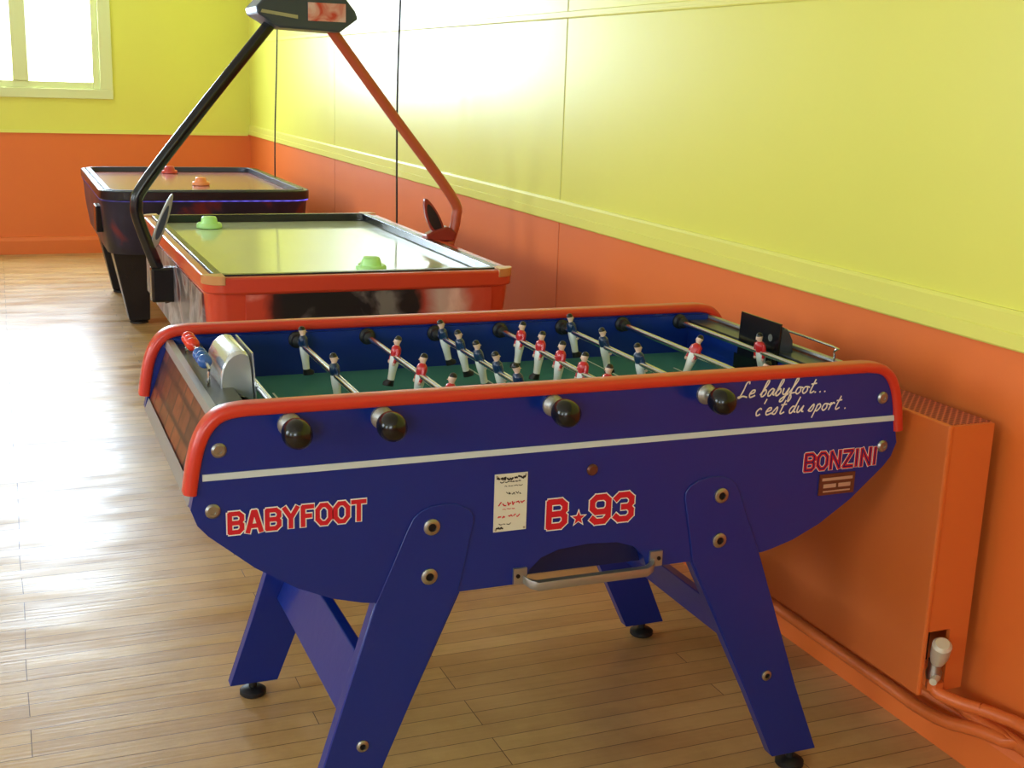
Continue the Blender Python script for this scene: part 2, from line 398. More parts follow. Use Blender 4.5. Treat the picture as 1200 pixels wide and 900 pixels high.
struct(mb.build('baseboard_far', M['orange'], smooth=0))
mb = MB(); mb.box(XL, XW - .02, YF - .012, YF, ZR - .01, ZR + .012); struct(mb.build('trim_5', M['yellow_trim'], smooth=0))
def window(name, axis, c, u0, u1, z0, z1, sgn, mull):
    root = struct(bpy.data.objects.new(name, None)); C.objects.link(root)
    def bx(mb, a, b, d0, d1, za, zb):
        lo, hi = sorted((c + sgn * d0, c + sgn * d1))
        if axis == 'y': mb.box(a, b, lo, hi, za, zb)
        else: mb.box(lo, hi, a, b, za, zb)
    f = MB(); w = .05
    bx(f, u0, u0 + w, -.06, .0, z0, z1); bx(f, u1 - w, u1, -.06, .0, z0, z1)
    bx(f, u0 + w, u1 - w, -.06, .0, z0, z0 + w); bx(f, u0 + w, u1 - w, -.06, .0, z1 - w, z1)
    f.build('window_frame', M['winframe'], root, smooth=0, bevel=.004)
    t = MB(); bx(t, u0 - .09, u1 + .09, 0, .02, z0 - .07, z0); bx(t, u0 - .09, u0, 0, .02, z0, z1 + .07); bx(t, u1, u1 + .09, 0, .02, z0, z1 + .07); bx(t, u0, u1, 0, .02, z1, z1 + .07)
    t.build('window_casing', M['winframe'], root, smooth=0, bevel=.003)
    m = MB()
    for q in mull: bx(m, q - .055, q + .055, -.05, .01, z0 + w, z1 - w)
    m.build('mullion', M['winframe'], root, smooth=0, bevel=.004)
    g = MB(); bx(g, u0 + w, u1 - w, -.035, -.032, z0 + w, z1 - w); g.build('pane', M['glass'], root, smooth=0)
    return root
window('window_1', 'y', YF, -0.36, 0.74, 1.22, 2.35, -1, [0.19])
for i, (a, b, z0, z1) in enumerate(left_open): window('window_%d' % (i + 2), 'x', XL, a, b, z0, z1, 1, [(a + b) / 2])
window('window_5', 'y', YB, -2.6, -1.0, 1.1, 2.35, 1, [-1.8])  # made-up back window, unseen, put in to bring fill light
def area(loc, rot, sx, sy, P, col):
    l = bpy.data.lights.new('window_light', 'AREA'); l.shape = 'RECTANGLE'; l.size = sx; l.size_y = sy; l.energy = P; l.color = col
    o = bpy.data.objects.new('window_light', l); C.objects.link(o); o.location = loc; o.rotation_euler = rot
area((0.19, YF + .16, 1.785), (-PI / 2, 0, 0), 1.3, 1.3, 240, (0.66, 0.83, 1.0))
for (a, b, z0, z1), P in zip(left_open, (75, 85, 85)): area((XL - .16, (a + b) / 2, 1.72), (0, -PI / 2, 0), 1.3, 1.5, P, (0.76, 0.88, 1.0))
area((-1.8, YB - .16, 1.72), (PI / 2, 0, 0), 1.7, 1.3, 94, (0.80, 0.90, 1.0))  # fill light for the table front, through the added back window
w = bpy.data.worlds.new('overcast_sky'); bpy.context.scene.world = w; w.use_nodes = True
w.node_tree.nodes['Background'].inputs['Color'].default_value = (0.8, 0.9, 1.0, 1); w.node_tree.nodes['Background'].inputs['Strength'].default_value = 3.0

# ------------------------------------------------------------------ foosball table
TX, TY = 0.955, 2.277
FT = thing('foosball_table', 'blue lacquered foosball table with red rim and white stripe in the foreground', 'foosball table', (TX, TY, 0))
HW = .343
rim_path = [(-.702, .726), (-.694, .775), (-.684, .812), (-.668, .840), (-.645, .856), (-.610, .861)]
rim_path = smooth_path(rim_path, 4)
full = rim_path + [(.610 - 0.0, .861)] + [(-x, z) for x, z in reversed(rim_path)][1:]
low = [(.702, .70), (.692, .672), (.675, .652), (.60, .588), (.53, .543), (.47, .516), (.42, .502), (.40, .498)]
arch = [(x + .015, z) for x, z in [(.125, .498), (.118, .522), (.095, .544), (.06, .556), (0, .560), (-.06, .556), (-.095, .544), (-.118, .522), (-.125, .498)]]
outline = [(x * .993, z - .004) for x, z in full] + low + arch + [(-x, z) for x, z in reversed(low)]
def rrect(w, h, r, n=3):
    pts = []
    for cx, cy, a0 in ((w - r, h - r, 0), (-w + r, h - r, 90), (-w + r, -h + r, 180), (w - r, -h + r, 270)):
        for k in range(n + 1):
            a = math.radians(a0 + 90 * k / n); pts.append((cx + r * math.cos(a), cy + r * math.sin(a)))
    return pts
for s in (-1, 1):
    y0, y1 = sorted((s * HW, s * (HW - .025)))
    MB().prism_xz(outline, y0, y1).build('side_panel', M['blue'], FT, smooth=30)
    o = MB().sweep_xz(full, rrect(.0205, .0105, .008), s * (HW - .012)).build('rim', M['red'], FT, smooth=50)
    o['label'] = 'red rounded rim'
    y0, y1 = sorted((s * (HW + .0025), s * (HW - .002)))
    MB().box(-.682, .690, y0, y1, .7475, .7585).build('stripe', M['white_strip'], FT, smooth=0)
FX = .585
c = MB()
for s in (-1, 1):
    y0, y1 = sorted((s * .3175, s * .310)); c.box(-FX - .055, FX + .055, y0, y1, .71, .846)
    x0, x1 = sorted((s * FX, s * (FX + .012))); c.box(x0, x1, -.31, .31, .72, .832)
c.box(-.56, .56, -.3175, .3175, .63, .745)
for s in (-1, 1):
    c.prism_xz([(s * .40, .505), (s * .672, .690), (s * .662, .70), (s * .40, .52)], -.3175, .3175)
c.build('cabinet', M['blue_in'], FT, smooth=0)
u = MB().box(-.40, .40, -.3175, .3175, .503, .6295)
u.build('underside', M['blue_shade'], FT, smooth=0)
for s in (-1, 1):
    y0, y1 = sorted((s * .3178, s * .3182)); MB().box(-.13, .16, y0, y1, .503, .565).build('recess_shade', M['blue_shade'], FT, smooth=0)  # dark sheet behind the arch paints the shade of the grip recess
pf = MB().box(-FX, FX, -.31, .31, .7455, .755)
for x in (-.30, .0, .30): pf.box(x - .002, x + .002, -.31, .31, .7551, .7554, 1)
for s in (-1, 1):
    pf.box(s * (FX - .12) - .002, s * (FX - .12) + .002, -.16, .16, .7551, .7554, 1)
pf.build('playfield', [M['green'], M['line']], FT, smooth=0)
for s in (-1, 1):
    MB().prism_xz([(s * .650, .838), (s * .698, .700), (s * .684, .697), (s * .636, .834)], -.316, .316).build('end_panel', M['endpanel'], FT, smooth=0)
    MB().prism_xz([(s * .654, .843), (s * .658, .828), (s * .652, .826), (s * .640, .838), (s * .641, .843)], -.316, .316).build('edge_trim', M['alu'], FT, smooth=0)
    MB().prism_xz([(s * .694, .722), (s * .703, .697), (s * .690, .692), (s * .686, .700)], -.316, .316).build('edge_trim', M['alu'], FT, smooth=0)
    x0, x1 = sorted((s * (FX), s * .642)); d = MB().box(x0, x1, -.31, .31, .826, .834)
    d.build('end_deck', M['darkgrey'], FT, smooth=0, bevel=.002)
    if s < 0:
        pr = [(.608, .834), (.607, .856), (.603, .872), (.595, .887), (.584, .896), (.572, .900), (.562, .898), (.556, .890), (.552, .870), (.548, .806)]
        outer = [(s * a, b) for a, b in pr]; yh = .080
    else:
        pr = [(.622, .834), (.620, .862), (.606, .886), (.596, .890), (.590, .885), (.586, .818)]
        outer = [(s * a, b) for a, b in pr]; yh = .072
    h = MB(); rings = []
    for yy, k in ((-yh - .004, .93), (-yh, .985), (-yh + .006, 1), (yh - .006, 1), (yh, .985), (yh + .004, .93)):
        cx = sum(p[0] for p in outer) / len(outer)
        rings.append([(cx + (x - cx) * k, yy, .834 + (z - .834) * k) for x, z in outer])
    h.loft(rings)
    hood = h.build('goal_hood', M['hood'] if s < 0 else M['darkgrey'], FT, smooth=45)  # right hood's dark grey paints in its side turned from the light
    if s < 0:
        MB().prism_xz([(s * .546, .800), (s * .543, .800), (s * .549, .896), (s * .552, .896)], -.084, .084).build('goal_plate', M['hood'], hood, smooth=0)
    else:
        MB().prism_xz([(.584, .800), (.580, .800), (.584, .898), (.588, .898)], -.078, .078).build('goal_plate', M['black'], hood, smooth=0)  # metal plate coloured black for the shade on its field side
        MB().lathe([(.008, 0), (.008, -.001)], (.5828, -.045, .862), 'x', 16).build('plate_screw', M['steel'], hood)
    x0, x1 = sorted((s * FX, s * (FX - .002))); MB().box(x0, x1, -.095, .095, .7555, .800).build('goal_mouth', M['black'], FT, smooth=0)
    xs = .627 if s < 0 else .634
    y0, y1 = (-.07, .215) if s < 0 else (-.205, .07)
    b = MB().tube(smooth_path([(s * xs, y0, .834), (s * xs, y0, .864), (s * xs, y0 + .010, .872), (s * xs, y1 - .010, .872), (s * xs, y1, .864), (s * xs, y1, .834)], 3), .0028, 8)
    sc = b.build('score_counter', M['chrome'], FT)
    if s < 0:
        for k in range(6):
            if k < 3: yy = .185 - k * .030; mm = 'bead_red'
            else: yy = .035 - (k - 3) * .030; mm = 'bead_blue'
            MB().lathe([(.004, -.0125), (.0095, -.0095), (.013, -.004), (.0135, 0), (.013, .004), (.0095, .0095), (.004, .0125)], (s * xs, yy, .872), 'y', 16).build('counter_bead', M[mm], sc, smooth=60)

# legs
def leg_outline():
    pts = [(-.392, .497), (-.352, .590), (-.336, .628)]
    for k in range(7):
        a = math.radians(160 - 150 * k / 6); pts.append((-.272 + .058 * math.cos(a), .636 + .032 * math.sin(a)))
    pts += [(-.214, .628), (-.222, .590), (-.240, .50)] + LOWR
    return pts
for sx in (-1, 1):
    e = 0 if sx < 0 else .035
    LOWR = [(-.372 - e * .6, .19), (-.432 - e, .035), (-.540 - e, .035), (-.488 - e * .6, .19)]
    ol = [((x if sx < 0 else -x), z) for x, z in leg_outline()]
    for sy in (-1, 1):
        y0, y1 = sorted((sy * (HW + .0030), sy * (HW + .0003)))
        mb = MB().prism_xz(ol, y0, y1)
        low_l = [(-.236, .4975)] + LOWR + [(-.393, .4975)]
        mb.prism_xz([(x if sx < 0 else -x, z) for x, z in low_l], *sorted((sy * (HW - .026), sy * HW)))
        lg = mb.build('leg', M['blue'], FT, smooth=25, bevel=.0015)
        px = sx * (.486 + e)
        MB().lathe([(.026, 0), (.03, .004), (.03, .012), (.022, .018), (.009, .02), (.009, .036)], (px, sy * (HW - .010), 0), 'z', 20).build('foot_pad', M['rubber'], lg)
        for bx_, bz in ((.293, .628), (.296, .536), (.416 + e * .5, .227)):
            yb = sy * (HW + .0030)
            pr = [(.015, 0), (.015, .003), (.010, .0055), (.0075, .0055), (.0075, .001)]
            if bz < .3: pr = [(a * .75, b) for a, b in pr]
            bo = MB().lathe([(a, sy * b) for a, b in pr], (sx * bx_, yb, bz), 'y', 18)
            bo.lathe([(pr[3][0], sy * .0014), (pr[3][0], sy * .002)], (sx * bx_, yb, bz), 'y', 12, 1)
            bo.build('bolt', [M['steel'], M['bolt_dark']], lg)
    pts = [(sx * (.365 + e * .4), .335), (sx * (.388 + e * .4), .335), (sx * (.432 + e * .6), .235), (sx * (.409 + e * .6), .235)]
    MB().prism_xz(pts, -HW + .026, HW - .026).build('stretcher', M['blue'], FT, smooth=0, bevel=.003)
for sx in (-1, 1):
    for sy in (-1, 1):
        for bx_, bz in ((.655, .797), (.667, .695)):
            MB().lathe([(a, sy * b) for a, b in [(.0125, 0), (.0125, .002), (.009, .005), (.005, .005), (.005, .003)]], (sx * bx_, sy * HW, bz), 'y', 18).build('side_bolt', M['steel'], FT)
# carrying handles
for sy in (-1, 1):
    y = sy * (HW + .004); q = .018
    h = MB()
    for s in (-1, 1):
        y0, y1 = sorted((sy * (HW + .006), sy * HW)); h.box(q + s * .140 - .013, q + s * .140 + .013, y0, y1, .500, .530)
    pth = [(q - .134, y, .508), (q - .126, y + sy * .010, .503), (q - .112, y + sy * .016, .499), (q + .112, y + sy * .016, .499), (q + .126, y + sy * .010, .503), (q + .134, y, .508)]
    rings = []
    for p in pth: rings.append([(p[0] + a * 0, p[1] + b, p[2] + c_) for a, b, c_ in ((0, -.007, -.008), (0, .007, -.008), (0, .009, 0), (0, .007, .008), (0, -.007, .008), (0, -.009, 0))])
    h.loft(rings); hd = h.build('carrying_handle', M['alu'], FT, smooth=40)
    for s in (-1, 1): MB().lathe([(.004, 0), (.004, sy * .002)], (q + s * .145, sy * (HW + .006), .516), 'y', 10).build('screw', M['bolt_dark'], hd)
MB().lathe([(.011, 0), (.011, -.003), (.008, -.006), (.003, -.006)], (.015, -HW, .704), 'y', 18).build('lock', M['badge'], FT)

# players
def player_mesh(face, shirt):
    mb = MB(); S = .90; W_ = .98
    secs = [(-.068, .0125, .0095, .004, 'b'), (-.061, .0120, .0092, .004, 'b'), (-.054, .0074, .0080, 0, 'w'), (-.038, .0078, .0084, 0, 'w'), (-.028, .0085, .0100, 0, 'w'), (-.018, .0095, .012, 0, 'w'),
            (-.004, .0098, .0125, 0, 'w'), (.001, .0092, .0110, 0, 't'), (.010, .0105, .013, 0, 't'), (.019, .0098, .0145, 0, 't'), (.024, .0075, .011, 0, 't'), (.027, .0048, .0052, 0, 's'),
            (.030, .0060, .0056, .001, 's'), (.036, .0078, .0068, .001, 's'), (.040, .0078, .0070, 0, 'h'), (.043, .0074, .0068, -.0005, 'h'), (.047, .005, .0045, 0, 'h'), (.0485, .002, .002, 0, 'h')]
    idx = {'b': 0, 's': 2, 'w': 3, 't': 1, 'h': 4}
    rings = [[(W_ * (face * off + rx * math.cos(2 * PI * k / 12)), W_ * ry * math.sin(2 * PI * k / 12), z * S) for k in range(12)] for z, rx, ry, off, q in secs]
    mb.loft(rings, mis=[idx[q[4]] for q in secs])
    for s in (-1, 1):
        mb.tube([(0, s * .0138, .020 * S), (face * .001, s * .0165, .008 * S), (face * .004, s * .0151, -.012 * S)], .0042, 8, 1, rs=[.0045, .0044, .0033])
        mb.lathe([(.001, -.004), (.0035, -.002), (.0035, .002), (.001, .004)], (face * .005, s * .0149, -.015 * S), 'z', 8, 2)
    mb.lathe([(.0013, 0), (.0005, face * .0022)], (face * .0084, 0, .034 * S), 'x', 6, 2)
    return mb.build('player', [M['boot'], shirt, M['skin'], M['shorts'], M['hair']], smooth=60)
proto = {'blue': player_mesh(1, M['shirt_blue']), 'red': player_mesh(-1, M['shirt_red'])}
used = {'blue': False, 'red': False}
def put_player(team, parent, y):
    o = proto[team] if not used[team] else proto[team].copy()
    if used[team]: C.objects.link(o)
    used[team] = True
    o.parent = parent; o.location = (0, y, 0)
    o['label'] = 'small figure in %s shirt' % team
rows = [('blue', [2.319]), ('blue', [2.514, 2.249]), ('red', [2.375, 2.206, 2.04]), ('blue', [2.523, 2.41, 2.30, 2.193, 2.088]),
        ('red', [2.461, 2.353, 2.25, 2.142, 2.035]), ('blue', [2.529, 2.362, 2.197]), ('red', [2.247, 1.99]), ('red', [2.23])]
tilt = [8, -6, 10, -14, 7, -12, 22, -9]
ZROD = .832
for i, (team, ys) in enumerate(rows):
    x = (i - 3.5) * .157 + .009; s = -1 if team == 'blue' else 1
    rb = MB().lathe([(.0065, -.312), (.0065, .390)] if s > 0 else [(.0065, -.390), (.0065, .312)], (0, 0, 0), 'y', 12)
    rod = rb.build('rod', M['chrome'], FT, loc=(x, 0, ZROD)); rod.rotation_euler = (0, math.radians(tilt[i]), 0)
    hp = [(.008, .378), (.017, .380), (.0225, .386), (.0245, .396), (.0245, .406), (.022, .417), (.015, .425), (.005, .428)]
    MB().lathe([(a, s * b) for a, b in hp], (0, 0, 0), 'y', 24).build('rod_handle', M['black'], rod, smooth=60)
    MB().lathe([(a, s * b) for a, b in [(.020, HW), (.020, HW + .005), (.016, HW + .010), (.010, HW + .014), (.0075, HW + .014)]], (0, 0, 0), 'y', 20).build('bushing', M['alu'], rod)
    for t in (-1, 1):
        MB().lathe([(a, t * b) for a, b in [(.018, .311), (.018, .304), (.013, .300), (.013, .286), (.008, .284)]], (0, 0, 0), 'y', 16).build('rubber_bumper', M['rubber'], rod)
    for y in ys: put_player(team, rod, y - TY)

# ------------------------------------------------------------------ lettering
BL = {
 'B': (.84, [[(.16, .1), (.56, .1), (.70, .22), (.70, .40), (.60, .5), (.70, .62), (.70, .78), (.56, .9), (.16, .9)], [(.16, .1), (.16, .9)], [(.16, .5), (.6, .5)]]),
 'A': (.84, [[(.12, .05), (.37, .9), (.47, .9), (.72, .05)], [(.24, .3), (.60, .3)]]),
 'Y': (.80, [[(.10, .93), (.40, .48), (.70, .93)], [(.40, .5), (.40, .07)]]),
 'F': (.72, [[(.16, .9), (.62, .9)], [(.16, .9), (.16, .07)], [(.16, .5), (.52, .5)]]),
 'O': (.84, [[(.12, .3), (.3, .1), (.53, .1), (.71, .3), (.71, .7), (.53, .9), (.3, .9), (.12, .7), (.12, .3)]]),
 'T': (.78, [[(.08, .9), (.70, .9)], [(.39, .9), (.39, .07)]]),
 '9': (.84, [[(.71, .55), (.6, .42), (.27, .42), (.13, .55), (.13, .78), (.27, .9), (.57, .9), (.71, .78), (.71, .25), (.57, .1), (.27, .1), (.13, .22)]]),
 '3': (.84, [[(.13, .78), (.27, .9), (.57, .9), (.71, .78), (.71, .62), (.6, .5), (.38, .5)], [(.6, .5), (.71, .38), (.71, .22), (.57, .1), (.27, .1), (.13, .22)]]),
 'N': (.86, [[(.14, .05), (.14, .93), (.70, .07), (.70, .95)]]),
 'Z': (.80, [[(.1, .9), (.68, .9), (.12, .1), (.70, .1)]]),
 'I': (.36, [[(.17, .07), (.17, .93)]]),
}
CU = {
 'L': (.66, [[(.42, .85), (.35, 1.0), (.22, .9), (.2, .5), (.14, .12), (.02, .06), (.1, .0), (.3, .1), (.6, .02)]]),
 'e': (.44, [[(.03, .2), (.28, .28), (.28, .43), (.13, .42), (.04, .2), (.15, .0), (.42, .1)]]),
 'b': (.44, [[(.0, .1), (.24, .75), (.22, 1.0), (.12, .9), (.08, .1), (.22, .0), (.34, .2), (.24, .42), (.1, .3)]]),
 'a': (.50, [[(.36, .38), (.2, .45), (.05, .25), (.1, .02), (.25, .05), (.36, .40), (.38, .1), (.5, .03)]]),
 'y': (.48, [[(.03, .42), (.08, .1), (.25, .05), (.38, .42), (.28, -.3), (.1, -.42), (.1, -.25), (.46, .06)]]),
 'f': (.38, [[(.0, .1), (.26, .75), (.26, 1.0), (.15, .9), (.12, -.3), (.2, -.42), (.26, -.2), (.15, .05), (.4, .1)]]),
 'o': (.44, [[(.28, .42), (.1, .4), (.05, .15), (.2, 0), (.34, .15), (.3, .4), (.44, .36)]]),
 't': (.38, [[(.2, .85), (.14, .15), (.22, 0), (.4, .1)], [(.02, .56), (.36, .60)]]),
 'c': (.38, [[(.32, .36), (.2, .45), (.05, .25), (.15, 0), (.34, .08)]]),
 's': (.40, [[(.0, .05), (.2, .45), (.28, .25), (.22, .02), (.05, .04)]]),
 'd': (.50, [[(.32, .38), (.15, .42), (.04, .2), (.12, .0), (.28, .12), (.40, 1.0)], [(.36, .5), (.34, .1), (.48, .04)]]),
 'u': (.50, [[(.03, .42), (.06, .08), (.2, .02), (.36, .4)], [(.36, .42), (.36, .08), (.5, .03)]]),
 'p': (.44, [[(.1, .45), (.04, -.42)], [(.06, .3), (.2, .45), (.34, .25), (.2, 0), (.06, .08)]]),
 'r': (.40, [[(.03, .32), (.12, .45), (.10, .0)], [(.11, .3), (.25, .45), (.36, .38)]]),
 "'": (.26, [[(.0, 1.02), (-.04, .72)]]), '.': (.32, [[(.10, .0), (.15, .05)], [(.10, .05), (.15, .0)]]), ' ': (.3, []),
}
def ribbon(mb, pts, hw, y, ext, mi=0, st=[0]):
    for i in range(len(pts) - 1):
        (x0, z0), (x1, z1) = pts[i], pts[i + 1]; dx, dz = x1 - x0, z1 - z0; l = math.hypot(dx, dz)
        if l < 1e-9: continue
        dx, dz = dx / l, dz / l; nx, nz = -dz * hw, dx * hw
        st[0] = (st[0] + 1) % 12; yy = y - st[0] * 1.2e-5
        a = (x0 - dx * ext, z0 - dz * ext); b = (x1 + dx * ext, z1 + dz * ext)
        mb.add([(a[0] - nx, yy, a[1] - nz), (b[0] - nx, yy, b[1] - nz), (b[0] + nx, yy, b[1] + nz), (a[0] + nx, yy, a[1] + nz)], [(0, 1, 2, 3)], mi)
def text(s, font, x0, x1, z, h, layers, y, name, label, shear=0, ext=.55, sm=False):
    tot = sum(font[c][0] for c in s); sxx = (x1 - x0) / tot; mb = MB()
    for li, (hw, m) in enumerate(layers):
        cx = x0
        for c in s:
            w_, strokes = font[c]
            for st in strokes:
                p = smooth_path(st, 5) if sm and len(st) > 2 else st
                pts = [(cx + (a + shear * b) * sxx, z + b * h) for a, b in p]
                ribbon(mb, pts, hw * h, y - .0004 * (li + 1), hw * h * ext, li)
            cx += w_ * sxx
    o = mb.build(name, [m for _, m in layers], FT, smooth=0); o['label'] = label; return o
YN = -HW
text('BABYFOOT', BL, -.646, -.409, .651, .040, [(.150, M['txt_white']), (.098, M['txt_red'])], YN, 'lettering', 'red block letters with white outline')
text('B', BL, -.077, -.028, .596, .059, [(.135, M['txt_white']), (.098, M['txt_red'])], YN, 'lettering', 'red block letter with white outline')
text('93', BL, .012, .108, .596, .059, [(.135, M['txt_white']), (.098, M['txt_red'])], YN, 'lettering', 'red block digits with white outline')
text('BONZINI', BL, .478, .658, .656, .040, [(.140, M['txt_white']), (.110, M['txt_red']), (.035, M['txt_blue'])], YN, 'lettering', 'red letters with dark core and white outline')
text('Le babyfoot...', CU, .314, .520, .8185, .031, [(.048, M['txt_white'])], YN, 'lettering', 'white cursive writing', shear=.35, ext=.2, sm=True)
text("c'est du sport .", CU, .355, .572, .781, .031, [(.048, M['txt_white'])], YN, 'lettering', 'white cursive writing', shear=.35, ext=.2, sm=True)
def star(mb, cx, cz, R, y, mi):
    pts = [(cx + (R if k % 2 == 0 else R * .42) * math.sin(PI * k / 5), y, cz + (R if k % 2 == 0 else R * .42) * math.cos(PI * k / 5)) for k in range(10)]
    mb.add(pts + [(cx, y, cz)], [(k, (k + 1) % 10, 10) for k in range(10)], mi)
sb = MB(); star(sb, -.008, .613, .0185, YN - .0004, 0); star(sb, -.008, .613, .0135, YN - .0008, 1); sb.build('star_emblem', [M['txt_white'], M['txt_red']], FT, smooth=0)
p = MB().box(-.176, -.113, YN - .002, YN, .604, .712)
y = YN - .0023
rnd = random.Random(11)
def scribble(x0, x1, z, h, mi, hw):
    x = x0
    while x < x1:
        wd = rnd.uniform(.003, .008); pts = [(x + wd * k / 3, z + rnd.uniform(-h, h)) for k in range(4)]
        ribbon(p, pts, hw, y, hw * .4, mi); x += wd + rnd.uniform(.001, .003)
for z, a, b_, h, mi, hw in ((.7035, -.172, -.120, .0028, 1, .0016), (.697, -.166, -.126, .0012, 1, .0008), (.689, -.157, -.130, .0012, 1, .0006), (.675, -.154, -.128, .003, 1, .0007),
                        (.656, -.168, -.122, .0035, 2, .0011), (.646, -.160, -.140, .001, 2, .0006), (.632, -.168, -.156, .0022, 2, .0012), (.632, -.148, -.124, .003, 2, .0010), (.618, -.166, -.150, .0015, 1, .0007), (.611, -.171, -.158, .002, 1, .0014)):
    scribble(a, b_, z, h, mi, hw)
ip = p.build('info_plate', [M['plate'], M['txt_black'], M['txt_red']], FT, smooth=0)
ip['label'] = 'cream plate with small red and black print'
for ax in (-.172, -.117):
    for az in (.608, .708): MB().lathe([(.002, 0), (.002, -.001)], (ax, YN - .002, az), 'y', 8).build('screw', M['steel'], ip)
b = MB().box(.520, .605, YN - .003, YN, .604, .648)
b.box(.526, .599, YN - .0036, YN - .0028, .634, .640, 1); b.box(.530, .595, YN - .0036, YN - .0028, .610, .613, 1); b.box(.530, .560, YN - .0036, YN - .0028, .619, .627, 1); b.box(.566, .595, YN - .0036, YN - .0028, .619, .627, 1)
b.build('maker_plaque', [M['badge'], M['badge2']], FT, smooth=0)

# ------------------------------------------------------------------ air hockey tables
def chamf(w, l, c, n=4):
    pts = []
    for cx, cy, a0 in ((w - c, l - c, 0), (-w + c, l - c, 90), (-w + c, -l + c, 180), (w - c, -l + c, 270)):
        for k in range(n + 1):
            a = math.radians(a0 + 90 * k / n); pts.append((cx + c * math.cos(a), cy + c * math.sin(a)))
    return pts
def air_table(loc, W, L, zt, label, P, corner, rz=0):
    t = thing('air_hockey_table', label, 'air hockey table', loc, None, rz)
    w, l = W / 2, L / 2
    surf = MB(); o_ = chamf(w - .055, l - .055, corner * .5)
    surf.loft([[(x, y, zt - .05) for x, y in o_], [(x, y, zt - .028) for x, y in o_]]); surf.build('playing_surface', P['surf'], t, smooth=0)
    MB().ring(chamf(w, l, corner), chamf(w - .032, l - .032, corner * .8), zt - .05, zt).build('outer_rail', P['rail'], t, smooth=40, bevel=.006)
    MB().ring(chamf(w - .0325, l - .0325, corner * .8), chamf(w - .06, l - .06, corner * .5), zt - .0275, zt + .004).build('inner_rail', P['inner'], t, smooth=40, bevel=.003)
    def rr(k, z, c=corner): return [(x, y, z) for x, y in chamf(w * k, l * k, c)]
    MB().loft([rr(.985, zt - .0505), rr(.965, zt - .20), rr(.93, zt - .34)][::-1]).build('cabinet', P['body'], t, smooth=30)
    return t, w, l
AX, AY, AZ = 1.025, 4.47, .80
CR = .06
t1, w, l = air_table((AX, AY, 0), .98, 1.68, AZ, 'red and black air hockey table with overhead score arch beyond the blue foosball table', dict(surf=M['ah_surface'], rail=M['ah_red'], inner=M['ah_dark'], body=M['ah_red']), CR)
MB().box(-.37, .41, -l * .985 - .004, -l * .96, .50, .746).build('front_graphic', M['ah_front'], t1, smooth=0)
MB().box(-w * .985 - .004, -w * .96, -l * .90, l * .90, .50, .742).build('side_graphic', M['ah_side'], t1, smooth=0)
for sx in (-1, 1):
    for sy in (-1, 1):
        cp = [(x, y) for x, y in chamf(w + .003, l + .003, CR + .003, 6) if sx * x > w - CR - .001 and sy * y > l - CR - .001]
        cin = (sx * (w - CR), sy * (l - CR))
        ring = cp + [cin]
        MB().loft([[(x, y, AZ - .022) for x, y in ring], [(x, y, AZ + .005) for x, y in ring]]).build('corner_cap', M['ah_cap'], t1, smooth=40, bevel=.002)
    MB().loft([[(x, y, 0) for x, y in [(-.30, sx * .55 - .10), (.30, sx * .55 - .10), (.30, sx * .55 + .10), (-.30, sx * .55 + .10)]], [(x, y, .47) for x, y in [(-.36, sx * .55 - .16), (.36, sx * .55 - .16), (.36, sx * .55 + .16), (-.36, sx * .55 + .16)]]]).build('pedestal', M['ah_dark'], t1, smooth=0, bevel=.01)
yA = -.07
L_ = smooth_path([(-.495, yA, .60), (-.53, yA, .70), (-.585, yA, .86), (-.598, yA, .935), (-.565, yA, 1.01), (-.35, yA, 1.285), (-.10, yA, 1.59)], 5)
R_ = smooth_path([(.498, yA, .68), (.535, yA, .79), (.558, yA, .88), (.535, yA, .965), (.30, yA, 1.26), (.04, yA, 1.59)], 5)
MB().tube(L_, .021, 14).build('arch_tube', M['black'], t1, smooth=60)['label'] = 'black arch tube'
MB().tube(R_, .019, 14).build('arch_tube', M['ah_redtube'], t1, smooth=60)['label'] = 'orange brown arch tube'
def bracket(cx, cz, lean, hwid, hh, m, m2, k2=.6):
    pts = []
    for k in range(24):
        a = 2 * PI * k / 24; px_ = hwid * math.cos(a) * (1 - .25 * math.sin(a)); pz = hh * math.sin(a)
        pts.append((cx + px_ + lean * pz, cz + pz))
    b_ = MB().prism_xz(pts, yA - .010, yA + .010).build('arch_bracket', m, t1, smooth=40, bevel=.003)
    pts2 = [(cx + (x - cx) * k2, cz + (z - cz) * k2) for x, z in pts]
    MB().prism_xz(pts2, yA - .0115, yA - .0095).build('bracket_inset', m2, b_, smooth=0)
bracket(-.515, .875, .38, .017, .098, M['steel'], M['darkgrey'])
bracket(.466, .880, -.42, .028, .072, M['ah_redbr'], M['ah_dark'], .72)
MB().prism_xz([(.430, .795), (.545, .795), (.555, .825), (.520, .850), (.470, .835), (.435, .820)], yA - .025, yA + .025).build('bracket_base', M['ah_redbr'], t1, smooth=0, bevel=.006)
MB().box(-.56, -.47, yA - .03, yA + .03, .60, .72).build('arch_clamp', M['black'], t1, smooth=0, bevel=.008)
MB().box(.475, .545, yA - .03, yA + .03, .66, .794).build('arch_clamp', M['ah_redtube'], t1, smooth=0, bevel=.008)
bx_pts = [(-.12, 1.535), (.085, 1.528), (.15, 1.575), (.14, 1.60), (.09, 1.66), (-.14, 1.665), (-.20, 1.60), (-.195, 1.578)]
sb_ = MB().prism_xz(bx_pts, yA - .10, yA + .10).build('score_box', M['darkgrey'], t1, smooth=0, bevel=.006)
MB().box(-.025, .105, yA - .104, yA - .099, 1.562, 1.622).build('score_label', M['ah_pink'], sb_, smooth=0)
MB().prism_xz([(-.185, 1.582), (-.06, 1.566), (-.06, 1.578), (-.18, 1.592)], yA - .104, yA - .099).build('score_stripe', M['steel'], sb_, smooth=0)

